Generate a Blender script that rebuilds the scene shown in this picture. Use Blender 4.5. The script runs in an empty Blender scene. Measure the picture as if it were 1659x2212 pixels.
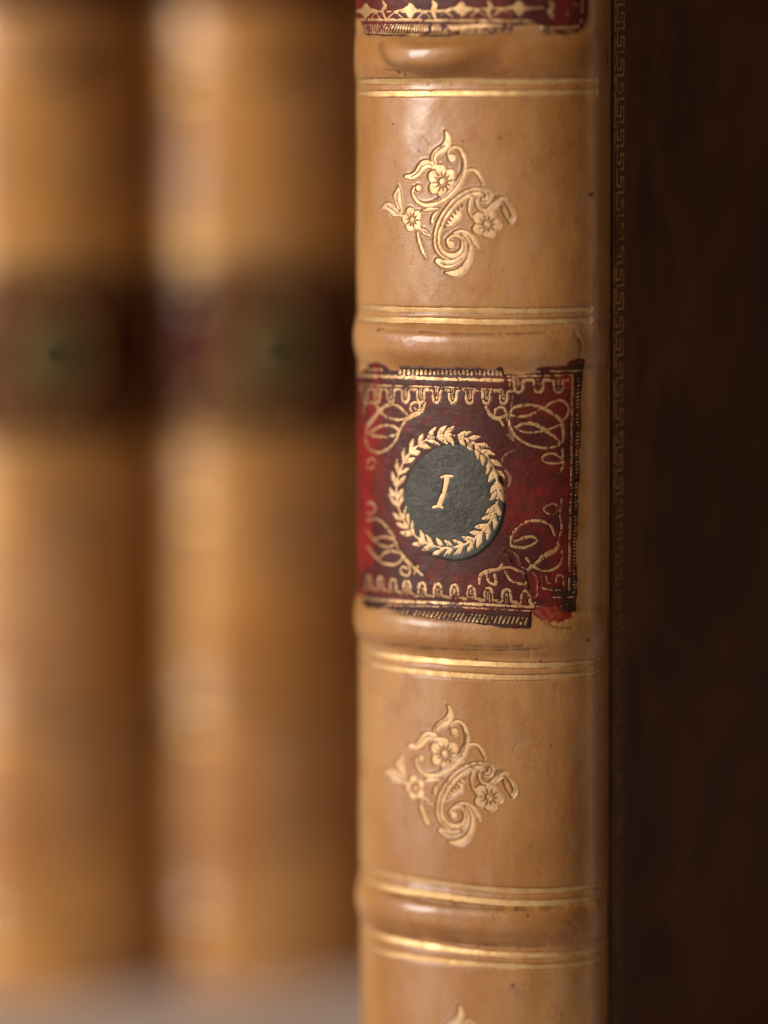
import bpy, math, random
import numpy as np
from mathutils import Matrix, Vector

# ------------------------------------------------------------------ camera, world, lights, exposure
scene = bpy.context.scene
C = scene.collection
# everything below is measured in millimetres and written to the meshes in metres
FPX = 1106.0 / math.tan(math.radians(7.5))
CXP, CYP = 829.5, 1106.0
A, B = 16.5, 9.9                      # half width and half depth of the rounded spine
PHI = math.radians(25.0)
YAW = math.atan((1044 - CXP) / FPX)
PITCH = math.radians(6.5)
ROLL = math.radians(-0.22)
DIST = 461.0
CAMZ = 145.0
cam_pos = np.array([math.sin(PHI) * DIST, -math.cos(PHI) * DIST, CAMZ])
az = PHI + YAW
fw = np.array([-math.sin(az) * math.cos(PITCH), math.cos(az) * math.cos(PITCH), -math.sin(PITCH)])
rt = np.array([math.cos(az), math.sin(az), 0.0])
up = np.cross(rt, fw)
rt2 = rt * math.cos(ROLL) + up * math.sin(ROLL)
up2 = np.cross(rt2, fw)
cam = bpy.data.cameras.new('camera')
camo = bpy.data.objects.new('camera', cam)
C.objects.link(camo)
m = Matrix(((rt2[0], up2[0], -fw[0]), (rt2[1], up2[1], -fw[1]), (rt2[2], up2[2], -fw[2]))).to_4x4()
m.translation = Vector(cam_pos / 1000)
camo.matrix_world = m
cam.sensor_fit = 'VERTICAL'
cam.sensor_height = 36.0
cam.lens = 18.0 / math.tan(math.radians(7.5))
cam.clip_start = 0.01
cam.clip_end = 50.0
cam.dof.use_dof = True
cam.dof.aperture_fstop = 4.1
cam.dof.focus_distance = 0.4535
scene.camera = camo

world = bpy.data.worlds.new('World')
scene.world = world
world.use_nodes = True
wb = world.node_tree.nodes['Background']
wb.inputs[0].default_value = (1.0, 0.58, 0.30, 1)
wb.inputs[1].default_value = 0.055

def area_light(name, azdeg, eldeg, dist, w, h, power, col):
    l = bpy.data.lights.new(name, 'AREA')
    l.shape = 'RECTANGLE'; l.size = w; l.size_y = h; l.energy = power; l.color = col
    o = bpy.data.objects.new(name, l); C.objects.link(o)
    a, e = math.radians(azdeg), math.radians(eldeg)
    d = Vector((math.sin(a) * math.cos(e), -math.cos(a) * math.cos(e), math.sin(e)))
    tgt = Vector((0, 0, 0.1))
    o.location = tgt + d * dist
    o.rotation_euler = (-d).to_track_quat('-Z', 'Y').to_euler()
    return o
area_light('window_light', -40, 17, 1.3, 0.36, 0.70, 20.0, (1.0, 0.92, 0.86))
area_light('room_fill', -9, 24, 1.8, 1.1, 1.0, 6.6, (1.0, 0.74, 0.46))  # broad warm fill, added to lift the books from the front

scene.view_settings.view_transform = 'Standard'
scene.view_settings.look = 'None'
scene.view_settings.gamma = 1
scene.view_settings.exposure = 0.0
scene.view_settings.use_curve_mapping = False

# ------------------------------------------------------------------ number helpers
def smooth(x, a, b):
    t = np.clip((x - a) / (b - a), 0, 1)
    return t * t * (3 - 2 * t)

def vnoise(x, y, seed):
    r = np.random.RandomState(seed)
    tab = r.rand(256, 256).astype(np.float32)
    xi = np.floor(x).astype(int); yi = np.floor(y).astype(int)
    fx = x - xi; fy = y - yi
    fx = fx * fx * (3 - 2 * fx); fy = fy * fy * (3 - 2 * fy)
    g = lambda i, j: tab[i & 255, j & 255]
    return (g(xi, yi) * (1 - fx) * (1 - fy) + g(xi + 1, yi) * fx * (1 - fy)
            + g(xi, yi + 1) * (1 - fx) * fy + g(xi + 1, yi + 1) * fx * fy)

def fbm(x, y, seed, octv=4):
    v = 0; a = 0.5; n = 0
    for k in range(octv):
        v = v + a * vnoise(x * 2 ** k + 7.3 * k, y * 2 ** k + 3.1 * k, seed + k); n += a; a *= 0.5
    return v / n

# arc length along the spine's curve
TT = np.radians(np.linspace(-90, 90, 3601))
ds = np.hypot(A * np.cos(TT), B * np.sin(TT)) * (TT[1] - TT[0])
SS = np.concatenate([[0], np.cumsum((ds[1:] + ds[:-1]) / 2)]); SS -= SS[-1] / 2
SMAX = SS[-1]
def s_of_t(t): return np.interp(t, TT, SS)
def t_of_s(s): return np.interp(s, SS, TT)

def unproject(x, y):
    """photo position (1659 x 2212 frame) to (arc length, height) on the spine"""
    x = np.asarray(x, float); y = np.asarray(y, float)
    d = fw[:, None] + rt2[:, None] * ((x - CXP) / FPX).ravel() + up2[:, None] * ((CYP - y) / FPX).ravel()
    ox, oy = cam_pos[0], cam_pos[1]
    a = (d[0] / A) ** 2 + (d[1] / B) ** 2
    b = 2 * (ox * d[0] / A ** 2 + oy * d[1] / B ** 2)
    c = (ox / A) ** 2 + (oy / B) ** 2 - 1
    disc = np.maximum(b * b - 4 * a * c, 0)
    k = (-b - np.sqrt(disc)) / (2 * a)
    px, py, pz = ox + k * d[0], oy + k * d[1], cam_pos[2] + k * d[2]
    t = np.arctan2(px / A, -py / B)
    return np.stack([s_of_t(t), pz], 1)

def crop(pts, ox, oy, k):
    p = np.array(pts, float)
    return unproject((ox + p[:, 0] / k) / 1.8517, (oy + p[:, 1] / k) / 1.8517)
ORN = lambda pts: crop(pts, 1480, 500, 2.592)
LAB = lambda pts: crop(pts, 1400, 1400, 1.659)
TOP = lambda pts: crop(pts, 1380, 0, 1.508)
PXL = lambda pts: unproject(np.array(pts, float)[:, 0], np.array(pts, float)[:, 1])
KORN = 1 / 87.4
KLAB = 1 / (1.659 * 1.8517 * 18.2)
KTOP = 1 / (1.508 * 1.8517 * 18.2)

def spline(p, w, step=0.18):
    """Catmull-Rom through p with width w"""
    p = np.asarray(p, float)
    w = np.ones(len(p)) * w if np.isscalar(w) else np.asarray(w, float)
    if len(w) != len(p):
        w = np.interp(np.linspace(0, 1, len(p)), np.linspace(0, 1, len(w)), w)
    if len(p) == 2:
        return p, w
    q = np.vstack([2 * p[0] - p[1], p, 2 * p[-1] - p[-2]])
    out = []; ow = []
    for i in range(1, len(q) - 2):
        n = max(2, int(np.hypot(*(q[i + 1] - q[i])) / step))
        for k in range(n):
            t = k / n
            out.append(0.5 * ((2 * q[i]) + (-q[i - 1] + q[i + 1]) * t + (2 * q[i - 1] - 5 * q[i] + 4 * q[i + 1] - q[i + 2]) * t * t
                              + (-q[i - 1] + 3 * q[i] - 3 * q[i + 1] + q[i + 2]) * t ** 3))
            ow.append(w[i - 1] * (1 - t) + w[i] * t)
    out.append(q[-2]); ow.append(w[-1])
    return np.array(out), np.array(ow)

class Sheet:
    """a regular grid over a surface; fields are signed distances in mm, positive inside"""
    def __init__(self, s, z):
        self.s = s; self.z = z
        self.S, self.Z = np.meshgrid(s, z)
    def field(self): return np.full(self.S.shape, -9.0, np.float32)
    def win(self, x0, x1, y0, y1):
        i0, i1 = np.searchsorted(self.s, [x0, x1]); j0, j1 = np.searchsorted(self.z, [y0, y1])
        return slice(max(j0 - 1, 0), j1 + 1), slice(max(i0 - 1, 0), i1 + 1)
    def seg(self, F, p, q, r0, r1, pad=0.35):
        R = max(r0, r1) + pad
        w = self.win(min(p[0], q[0]) - R, max(p[0], q[0]) + R, min(p[1], q[1]) - R, max(p[1], q[1]) + R)
        X, Y = self.S[w], self.Z[w]
        if X.size == 0: return
        dx, dy = q[0] - p[0], q[1] - p[1]; L = dx * dx + dy * dy + 1e-12
        h = np.clip(((X - p[0]) * dx + (Y - p[1]) * dy) / L, 0, 1)
        d = (r0 + (r1 - r0) * h) - np.hypot(X - p[0] - h * dx, Y - p[1] - h * dy)
        F[w] = np.maximum(F[w], d)
    def stroke(self, F, pts, w, smoothed=True, pad=0.35):
        if smoothed: p, ww = spline(pts, w)
        else:
            p = np.asarray(pts); ww = np.ones(len(p)) * w if np.isscalar(w) else np.asarray(w)
        for i in range(len(p) - 1):
            self.seg(F, p[i], p[i + 1], ww[i] / 2, ww[i + 1] / 2, pad)
    def poly(self, F, pts, pad=0.35):
        p = np.asarray(pts)
        w = self.win(p[:, 0].min() - pad, p[:, 0].max() + pad, p[:, 1].min() - pad, p[:, 1].max() + pad)
        X, Y = self.S[w], self.Z[w]
        if X.size == 0: return
        D = np.full(X.shape, 1e9); ins = np.zeros(X.shape, bool)
        for i in range(len(p)):
            a, b = p[i], p[(i + 1) % len(p)]
            dx, dy = b - a; L = dx * dx + dy * dy + 1e-12
            h = np.clip(((X - a[0]) * dx + (Y - a[1]) * dy) / L, 0, 1)
            D = np.minimum(D, np.hypot(X - a[0] - h * dx, Y - a[1] - h * dy))
            c = ((a[1] > Y) != (b[1] > Y)) & (X < (b[0] - a[0]) * (Y - a[1]) / (b[1] - a[1] + 1e-12) + a[0])
            ins ^= c
        F[w] = np.maximum(F[w], np.where(ins, D, -D))
    def add(self, F, G, moat=0.0):
        if moat: np.minimum(F, -(G + moat), out=F)
        np.maximum(F, G, out=F)
    def cut(self, F, pts, w, smoothed=True):
        G = self.field(); self.stroke(G, pts, w, smoothed)
        np.minimum(F, -G, out=F)

def spine_xyz(S, Z, H):
    t = t_of_s(S)
    nx, ny = np.sin(t) / A, -np.cos(t) / B
    n = np.hypot(nx, ny); nx /= n; ny /= n
    return np.stack([A * np.sin(t) + nx * H, -B * np.cos(t) + ny * H, Z], -1)

def link(name, me, mat, parent):
    o = bpy.data.objects.new(name, me); C.objects.link(o)
    if mat: me.materials.append(mat)
    if parent: o.parent = parent
    return o

def grid_mesh(name, P, mask, mat, parent, attrs=None, flip=False):
    """faces of the grid P[rows, cols, 3] where mask[rows-1, cols-1]; unused vertices are dropped"""
    nr, nc = P.shape[:2]
    idx = np.arange(nr * nc).reshape(nr, nc)
    q = np.stack([idx[:-1, :-1], idx[:-1, 1:], idx[1:, 1:], idx[1:, :-1]], -1)
    if flip: q = q[..., ::-1]
    q = q[mask] if mask is not None else q.reshape(-1, 4)
    used = np.unique(q); remap = np.zeros(nr * nc, np.int64); remap[used] = np.arange(len(used))
    q = remap[q].astype(np.int32)
    co = (P.reshape(-1, 3)[used] / 1000).astype(np.float32)
    me = bpy.data.meshes.new(name)
    me.vertices.add(len(co)); me.vertices.foreach_set('co', co.ravel())
    me.loops.add(q.size); me.loops.foreach_set('vertex_index', q.ravel())
    me.polygons.add(len(q)); me.polygons.foreach_set('loop_start', np.arange(0, q.size, 4, dtype=np.int32))
    me.update(calc_edges=True)
    me.polygons.foreach_set('use_smooth', np.ones(len(q), bool))
    for k, v in (attrs or {}).items():
        a = me.attributes.new(k, 'FLOAT', 'POINT')
        a.data.foreach_set('value', np.asarray(v, np.float32).ravel()[used])
    return link(name, me, mat, parent)

def box_mesh(name, x0, x1, y0, y1, z0, z1, mat, parent, bev=0.0, seg=3):
    import bmesh
    bm = bmesh.new(); bmesh.ops.create_cube(bm, size=1)
    for v in bm.verts:
        v.co = Vector(((x0 + x1) / 2 + v.co.x * (x1 - x0), (y0 + y1) / 2 + v.co.y * (y1 - y0), (z0 + z1) / 2 + v.co.z * (z1 - z0))) / 1000
    if bev: bmesh.ops.bevel(bm, geom=bm.edges[:], offset=bev / 1000, segments=seg, profile=0.6, affect='EDGES')
    me = bpy.data.meshes.new(name); bm.to_mesh(me); bm.free()
    for p in me.polygons: p.use_smooth = bev > 0
    return link(name, me, mat, parent)

# ------------------------------------------------------------------ materials
class NT:
    def __init__(self, name):
        self.m = bpy.data.materials.new(name); self.m.use_nodes = True
        self.t = self.m.node_tree; self.b = self.t.nodes['Principled BSDF']
        self.co = self.n('ShaderNodeTexCoord').outputs['Object']
    def n(self, k, **p):
        x = self.t.nodes.new(k)
        for a, v in p.items(): setattr(x, a, v)
        return x
    def l(self, a, b): self.t.links.new(a, b)
    def put(self, sock, v):
        if isinstance(v, bpy.types.NodeSocket): self.l(v, sock)
        else: sock.default_value = v
    def noise(self, scale, detail=4, rough=0.55, stretch=None, dist=0.0):
        co = self.co
        if stretch:
            mp = self.n('ShaderNodeMapping'); mp.inputs['Scale'].default_value = stretch
            self.l(co, mp.inputs[0]); co = mp.outputs[0]
        x = self.n('ShaderNodeTexNoise'); x.inputs['Scale'].default_value = scale
        x.inputs['Detail'].default_value = detail; x.inputs['Roughness'].default_value = rough
        x.inputs['Distortion'].default_value = dist
        self.l(co, x.inputs['Vector']); return x.outputs['Fac']
    def ramp(self, f, a, b, c0=0.0, c1=1.0):
        x = self.n('ShaderNodeMapRange'); x.clamp = True; x.interpolation_type = 'SMOOTHSTEP'
        self.l(f, x.inputs['Value'])
        for k, v in zip(('From Min', 'From Max', 'To Min', 'To Max'), (a, b, c0, c1)): x.inputs[k].default_value = v
        return x.outputs[0]
    def mix(self, f, a, b):
        x = self.n('ShaderNodeMix', data_type='RGBA')
        self.put(x.inputs[0], f)
        for s, v in ((x.inputs[6], a), (x.inputs[7], b)):
            self.put(s, v if isinstance(v, bpy.types.NodeSocket) else (*v, 1))
        return x.outputs[2]
    def math(self, op, a, b):
        x = self.n('ShaderNodeMath', operation=op); self.put(x.inputs[0], a); self.put(x.inputs[1], b); return x.outputs[0]
    def attr(self, name):
        x = self.n('ShaderNodeAttribute'); x.attribute_name = name; return x.outputs['Fac']
    def bump(self, f, dist, strength=1.0, prev=None):
        x = self.n('ShaderNodeBump'); x.inputs['Distance'].default_value = dist; x.inputs['Strength'].default_value = strength
        self.l(f, x.inputs['Height'])
        if prev: self.l(prev, x.inputs['Normal'])
        return x.outputs[0]
    def set(self, **k):
        for a, v in k.items(): self.put(self.b.inputs[a.replace('_', ' ')], v)

def mat_leather(name='tan_calf_leather', back=False):
    n = NT(name)
    big = n.noise(62, 3, 0.5, (1.0, 1.0, 0.45))
    mid = n.noise(260, 5, 0.6, (1, 1, 0.7), 0.4)
    streak = n.noise(420, 4, 0.6, (1, 1, 0.12))
    fine = n.noise(1900, 4, 0.6)
    c = n.mix(n.ramp(big, 0.36, 0.66), *(((0.46, 0.192, 0.038), (0.70, 0.36, 0.095)) if back else ((0.345, 0.152, 0.037), (0.46, 0.240, 0.083))))  # back books: golden leather, brightened to make up for weaker light
    c = n.mix(n.math('MULTIPLY', n.ramp(mid, 0.47, 0.75), 0.65), c, (0.32, 0.120, 0.028))
    c = n.mix(n.math('MULTIPLY', n.ramp(streak, 0.52, 0.78), 0.16), c, (0.56, 0.35, 0.17))
    c = n.mix(n.math('MULTIPLY', n.ramp(fine, 0.52, 0.72), 0.22), c, (0.28, 0.12, 0.04))
    vo = n.n('ShaderNodeTexVoronoi', feature='DISTANCE_TO_EDGE'); vo.inputs['Scale'].default_value = 1300
    n.l(n.co, vo.inputs['Vector'])
    crk = n.math('MULTIPLY', n.ramp(vo.outputs['Distance'], 0.0, 0.09, 1.0, 0.0), n.ramp(n.noise(230, 3, 0.6), 0.50, 0.66))
    c = n.mix(n.math('MULTIPLY', crk, 0.5), c, (0.20, 0.08, 0.03))
    sp = n.noise(700, 2, 0.5)
    c = n.mix(n.math('MULTIPLY', n.ramp(sp, 0.74, 0.80), 0.7), c, (0.16, 0.06, 0.03))
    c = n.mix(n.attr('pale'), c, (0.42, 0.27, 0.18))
    c = n.mix(n.attr('stain_shade'), c, (0.085, 0.03, 0.014))
    c = n.mix(n.attr('dye'), c, (0.20, 0.012, 0.006))
    rg = n.ramp(mid, 0.3, 0.75, 0.40, 0.55)
    bp = n.bump(fine, 0.00005, 0.9)
    bp = n.bump(crk, 0.00006, -0.9, bp)
    bp = n.bump(mid, 0.00020, 0.18, bp)
    n.set(Base_Color=c, Roughness=rg, Normal=bp)
    n.b.inputs['Subsurface Weight'].default_value = 0.12
    n.b.inputs['Subsurface Radius'].default_value = (1.0, 0.35, 0.12)
    n.b.inputs['Subsurface Scale'].default_value = 0.0012
    n.b.inputs['Coat Weight'].default_value = 0.7 if back else 0.5
    n.b.inputs['Coat Roughness'].default_value = 0.2
    return n.m

def mat_label():
    n = NT('red_label_leather')
    big = n.noise(170, 4, 0.6)
    rib = n.noise(900, 4, 0.65, (0.6, 0.6, 1.2), 0.5)
    fine = n.noise(2600, 4, 0.65)
    v = n.n('ShaderNodeTexVoronoi', feature='DISTANCE_TO_EDGE'); v.inputs['Scale'].default_value = 1500
    n.l(n.co, v.inputs['Vector'])
    crack = n.ramp(v.outputs['Distance'], 0.0, 0.16, 1.0, 0.0)
    c = n.mix(n.ramp(big, 0.35, 0.68), (0.062, 0.008, 0.005), (0.165, 0.011, 0.005))
    c = n.mix(n.math('MULTIPLY', n.ramp(rib, 0.45, 0.72), 0.75), c, (0.045, 0.008, 0.007))
    c = n.mix(n.math('MULTIPLY', n.ramp(big, 0.60, 0.80), 0.4), c, (0.27, 0.06, 0.01))
    c = n.mix(n.math('MULTIPLY', crack, 0.4), c, (0.035, 0.010, 0.010))
    c = n.mix(n.attr('stain_shade'), c, (0.026, 0.011, 0.006))
    c = n.mix(n.attr('fresh'), c, (0.25, 0.006, 0.004))
    c = n.mix(n.attr('dull'), c, (0.066, 0.026, 0.020))
    c = n.mix(n.attr('torn'), c, (0.26, 0.13, 0.07))
    bp = n.bump(rib, 0.00012, 0.7)
    bp = n.bump(crack, 0.00006, -0.7, bp)
    bp = n.bump(fine, 0.00003, 0.6, bp)
    n.set(Base_Color=c, Roughness=n.ramp(rib, 0.3, 0.7, 0.44, 0.66), Normal=bp)
    n.b.inputs['Specular IOR Level'].default_value = 0.32
    return n.m

def mat_medallion():
    n = NT('dark_green_leather')
    big = n.noise(260, 4, 0.6); rib = n.noise(1500, 5, 0.7, None, 0.3); fine = n.noise(3600, 3, 0.6)
    c = n.mix(n.ramp(big, 0.35, 0.7), (0.024, 0.023, 0.016), (0.052, 0.048, 0.036))
    c = n.mix(n.math('MULTIPLY', n.ramp(rib, 0.5, 0.75), 0.5), c, (0.012, 0.015, 0.010))
    c = n.mix(n.math('MULTIPLY', n.ramp(n.noise(420, 5, 0.7, None, 1.0), 0.56, 0.74), 0.6), c, (0.10, 0.092, 0.074))
    bp = n.bump(rib, 0.00013, 0.8); bp = n.bump(fine, 0.00004, 0.6, bp)
    n.set(Base_Color=c, Roughness=n.ramp(rib, 0.3, 0.7, 0.36, 0.58), Normal=bp)
    return n.m

def mat_gold(name, col, col2, rough, metal=0.85):
    n = NT(name)
    a = n.noise(800, 4, 0.65); f = n.noise(3200, 3, 0.6)
    c = n.mix(n.ramp(a, 0.35, 0.70), col, col2)
    c = n.mix(n.math('MULTIPLY', n.ramp(f, 0.60, 0.75), 0.45), c, (0.30, 0.15, 0.06))
    bp = n.bump(a, 0.00006, 0.6); bp = n.bump(f, 0.00003, 0.6, bp)
    n.set(Base_Color=c, Roughness=n.ramp(a, 0.3, 0.75, rough, rough + 0.14), Normal=bp, Metallic=metal)
    return n.m

def mat_board():
    n = NT('dark_marbled_calf')
    big = n.noise(34, 4, 0.6, (1, 1, 0.8), 0.9); mid = n.noise(150, 5, 0.6, (1, 1, 0.8), 0.6); f = n.noise(1500, 4, 0.6)
    c = n.mix(n.ramp(big, 0.38, 0.64), (0.060, 0.025, 0.011), (0.165, 0.046, 0.017))
    c = n.mix(n.math('MULTIPLY', n.ramp(mid, 0.45, 0.7), 0.6), c, (0.030, 0.014, 0.008))
    c = n.mix(n.attr('edge'), c, (0.12, 0.055, 0.02))
    n.set(Base_Color=c, Roughness=0.5, Normal=n.bump(f, 0.00005, 0.5))
    return n.m

def mat_paper():
    n = NT('page_edges')
    w = n.noise(3000, 3, 0.6, (1, 0.02, 0.02))
    n.set(Base_Color=n.mix(w, (0.35, 0.24, 0.13), (0.62, 0.50, 0.33)), Roughness=0.8)
    return n.m

def mat_shelf():
    n = NT('grey_painted_shelf')
    a = n.noise(14, 5, 0.6, (0.4, 1, 1)); f = n.noise(300, 4, 0.6)
    n.set(Base_Color=n.mix(n.ramp(a, 0.35, 0.7), (0.52, 0.44, 0.39), (0.62, 0.54, 0.48)), Roughness=n.ramp(f, 0.3, 0.7, 0.42, 0.55),
          Normal=n.bump(f, 0.0001, 0.3))
    return n.m

M_leather = mat_leather(); M_backleather = mat_leather('golden_calf_leather', True); M_label = mat_label(); M_med = mat_medallion()
M_backmed = mat_medallion(); M_backmed.name = 'deep_green_leather'
for _n in M_backmed.node_tree.nodes:
    if _n.type == 'MIX' and not _n.inputs[7].is_linked and not _n.inputs[6].is_linked: _n.inputs[6].default_value = (0.010, 0.022, 0.006, 1); _n.inputs[7].default_value = (0.024, 0.040, 0.012, 1)
M_gold = mat_gold('gold_leaf', (0.74, 0.50, 0.275), (0.60, 0.38, 0.18), 0.46, 0.60)
M_line = mat_gold('gold_fillet', (0.76, 0.52, 0.25), (0.60, 0.37, 0.15), 0.48, 0.66)
M_goldlab = mat_gold('worn_gold_leaf', (0.62, 0.40, 0.20), (0.40, 0.23, 0.10), 0.44, 0.60)
M_backgold = mat_gold('bright_gold_fillet', (0.80, 0.52, 0.22), (0.62, 0.38, 0.14), 0.42, 0.8)
M_golddull = mat_gold('dull_gold', (0.62, 0.38, 0.13), (0.44, 0.25, 0.08), 0.5, 0.3)
M_backlabel = M_label.copy(); M_backlabel.name = 'glossy_label_leather'
_b = M_backlabel.node_tree.nodes['Principled BSDF']; _b.inputs['Coat Weight'].default_value = 0.9; _b.inputs['Coat Roughness'].default_value = 0.18; _b.inputs['Coat Tint'].default_value = (1, 0.8, 0.62, 1); _b.inputs['Specular IOR Level'].default_value = 0.1
M_board = mat_board(); M_paper = mat_paper(); M_shelf = mat_shelf()

# ------------------------------------------------------------------ setting
import bmesh
bm = bmesh.new()
bmesh.ops.create_grid(bm, x_segments=1, y_segments=1, size=1.0)
for v in bm.verts: v.co = Vector((v.co.x * 0.9 - 0.1, v.co.y * 0.6 + 0.1, 0))
me = bpy.data.meshes.new('shelf_surface'); bm.to_mesh(me); bm.free()
sh = link('shelf_surface', me, M_shelf, None); sh['kind'] = 'structure'

# ------------------------------------------------------------------ shape of the spine
BOOK_H = 206.0
z_at = lambda x, y: float(unproject([x], [y])[0, 1])
BANDS = [z_at(1080, 122), z_at(1080, 748), z_at(1080, 1366), z_at(1080, 1990)]
PITCHZ = (BANDS[0] - BANDS[3]) / 3
BANDS += [BANDS[3] - PITCHZ, BANDS[0] + PITCHZ]
def spine_height(S, Z, detail=True):
    t = t_of_s(S)
    H = np.zeros(S.shape)
    ct = np.clip(np.cos(t), 0, 1)
    for k, zc in enumerate(BANDS):
        wob = 0.25 * (fbm(S / 9 + 11 * k, Z * 0 + k, 40 + k, 2) - 0.5)
        d = (Z - zc - wob)
        w = 2.05
        amp = 0.08 + 1.22 * ct
        H += amp * np.exp(-np.abs(d / w) ** 3.0)
        H -= 0.24 * ct * np.exp(-((np.abs(d) - 3.3) / 0.7) ** 2)
        if k == 0:      # the swollen lump under the title label
            s0 = s_of_t(math.radians(-6)); u = (S - s0) / 6.3
            H += 1.35 * np.exp(-np.abs(u) ** 3.0) * np.exp(-np.abs((Z - (zc + 0.25 + 1.3 * u * u)) / 1.9) ** 4)
            H -= 0.35 * (1 - np.exp(-np.abs(u / 1.1) ** 4)) * np.exp(-np.abs(d / w) ** 2.6)
    # shoulders where the boards meet the spine
    H += 0.22 * np.exp(-((S - (SMAX - 3.0)) / 1.0) ** 2) - 0.30 * smooth(S, SMAX - 2.6, SMAX)
    H -= 0.55 * smooth(-S, 9.0, SMAX - 3)
    H += 0.35 * (fbm(S / 7, Z / 11, 5, 3) - 0.5)
    if detail:
        H += 0.045 * (fbm(S / 1.7, Z / 2.2, 15, 4) - 0.5)
        # long wrinkles running up the joint, small wrinkles across the bands
        H += 0.14 * smooth(S, SMAX - 4.5, SMAX - 1.5) * (fbm(S * 2.6, Z / 14, 25, 3) - 0.5)
        for zc in BANDS:
            near = np.exp(-((Z - zc) / 3.2) ** 2)
            H += 0.04 * near * (fbm(S * 0.9, Z / 0.9, 31, 3) - 0.5)
    return H

# ------------------------------------------------------------------ the main book, fine grid
STEP = 0.075
Z0, Z1 = 27.0, 156.0
s_ax = np.linspace(-SMAX, SMAX, int(2 * SMAX / STEP))
z_ax = np.concatenate([np.arange(0, Z0, 0.6), np.arange(Z0, Z1, STEP), np.arange(Z1, BOOK_H + 0.01, 0.6)])
sp = Sheet(s_ax, z_ax)
S, Z = sp.S, sp.Z
H = spine_height(S, Z)
fineS = fbm(S / 0.42, Z / 0.42, 91, 3)
midS = fbm(S / 1.3, Z / 1.3, 92, 4)

# creases folded into the leather along the bands
CREASE = sp.field()
for pts, w in (([(800, 1380), (860, 1392), (960, 1401), (1060, 1403), (1175, 1399)], .16), ([(1010, 1394), (1080, 1396), (1130, 1394)], .12), ([(815, 2008), (880, 2024), (980, 2036), (1100, 2044), (1180, 2043)], .16),
               ([(830, 710), (920, 716), (1040, 721), (1180, 718)], .12), ([(845, 1928), (950, 1950), (1100, 1962), (1220, 1958)], .14), ([(840, 150), (900, 156), (1000, 163), (1100, 160)], .16),
               ([(1240, 720), (1250, 745), (1246, 785)], .14), ([(1215, 1985), (1240, 2000), (1236, 2030)], .12), ([(1150, 1318), (1190, 1350), (1230, 1356)], .1)):
    sp.stroke(CREASE, PXL(pts), w, pad=0.9)
CREASE += 0.22 * (fineS - 0.5)
H -= 0.05 * smooth(CREASE, -0.35, 0.05)
# --- the floral lozenge tool (traced once, stamped three times)
def flower(F, cx, cy, R, n, rot, k=0.84, hole=0.40, core=0.20, sx=1.0):
    """outline with n petals, a star-shaped hollow and a round core"""
    c = ORN([(cx, cy)])[0]; R = R * KORN
    w = sp.win(c[0] - R * 1.5, c[0] + R * 1.5, c[1] - R * 1.4, c[1] + R * 1.4)
    X, Y = (sp.S[w] - c[0]) / sx, sp.Z[w] - c[1]
    r = np.hypot(X, Y); a = np.arctan2(Y, X) - math.radians(rot)
    ph = np.abs(np.cos(n * a / 2))
    ro = R * (k * 0.86 + (1.04 - k * 0.86) * ph ** 0.55)
    spk = np.abs(np.cos(n * a)) ** 5
    ri = R * (hole - 0.05 + 0.22 * spk * np.where(np.cos(n * a) > 0, 0.6, 1.0))
    d = np.minimum(ro - r, r - ri)
    notch = (0.045 * R) - np.abs(np.sin(n * a / 2 + math.pi / 2)) * r * 0.5
    d = np.minimum(d, np.where(r < R * 0.86, -notch, 9))
    d = np.maximum(d, R * core - r)
    F[w] = np.maximum(F[w], d)

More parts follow.
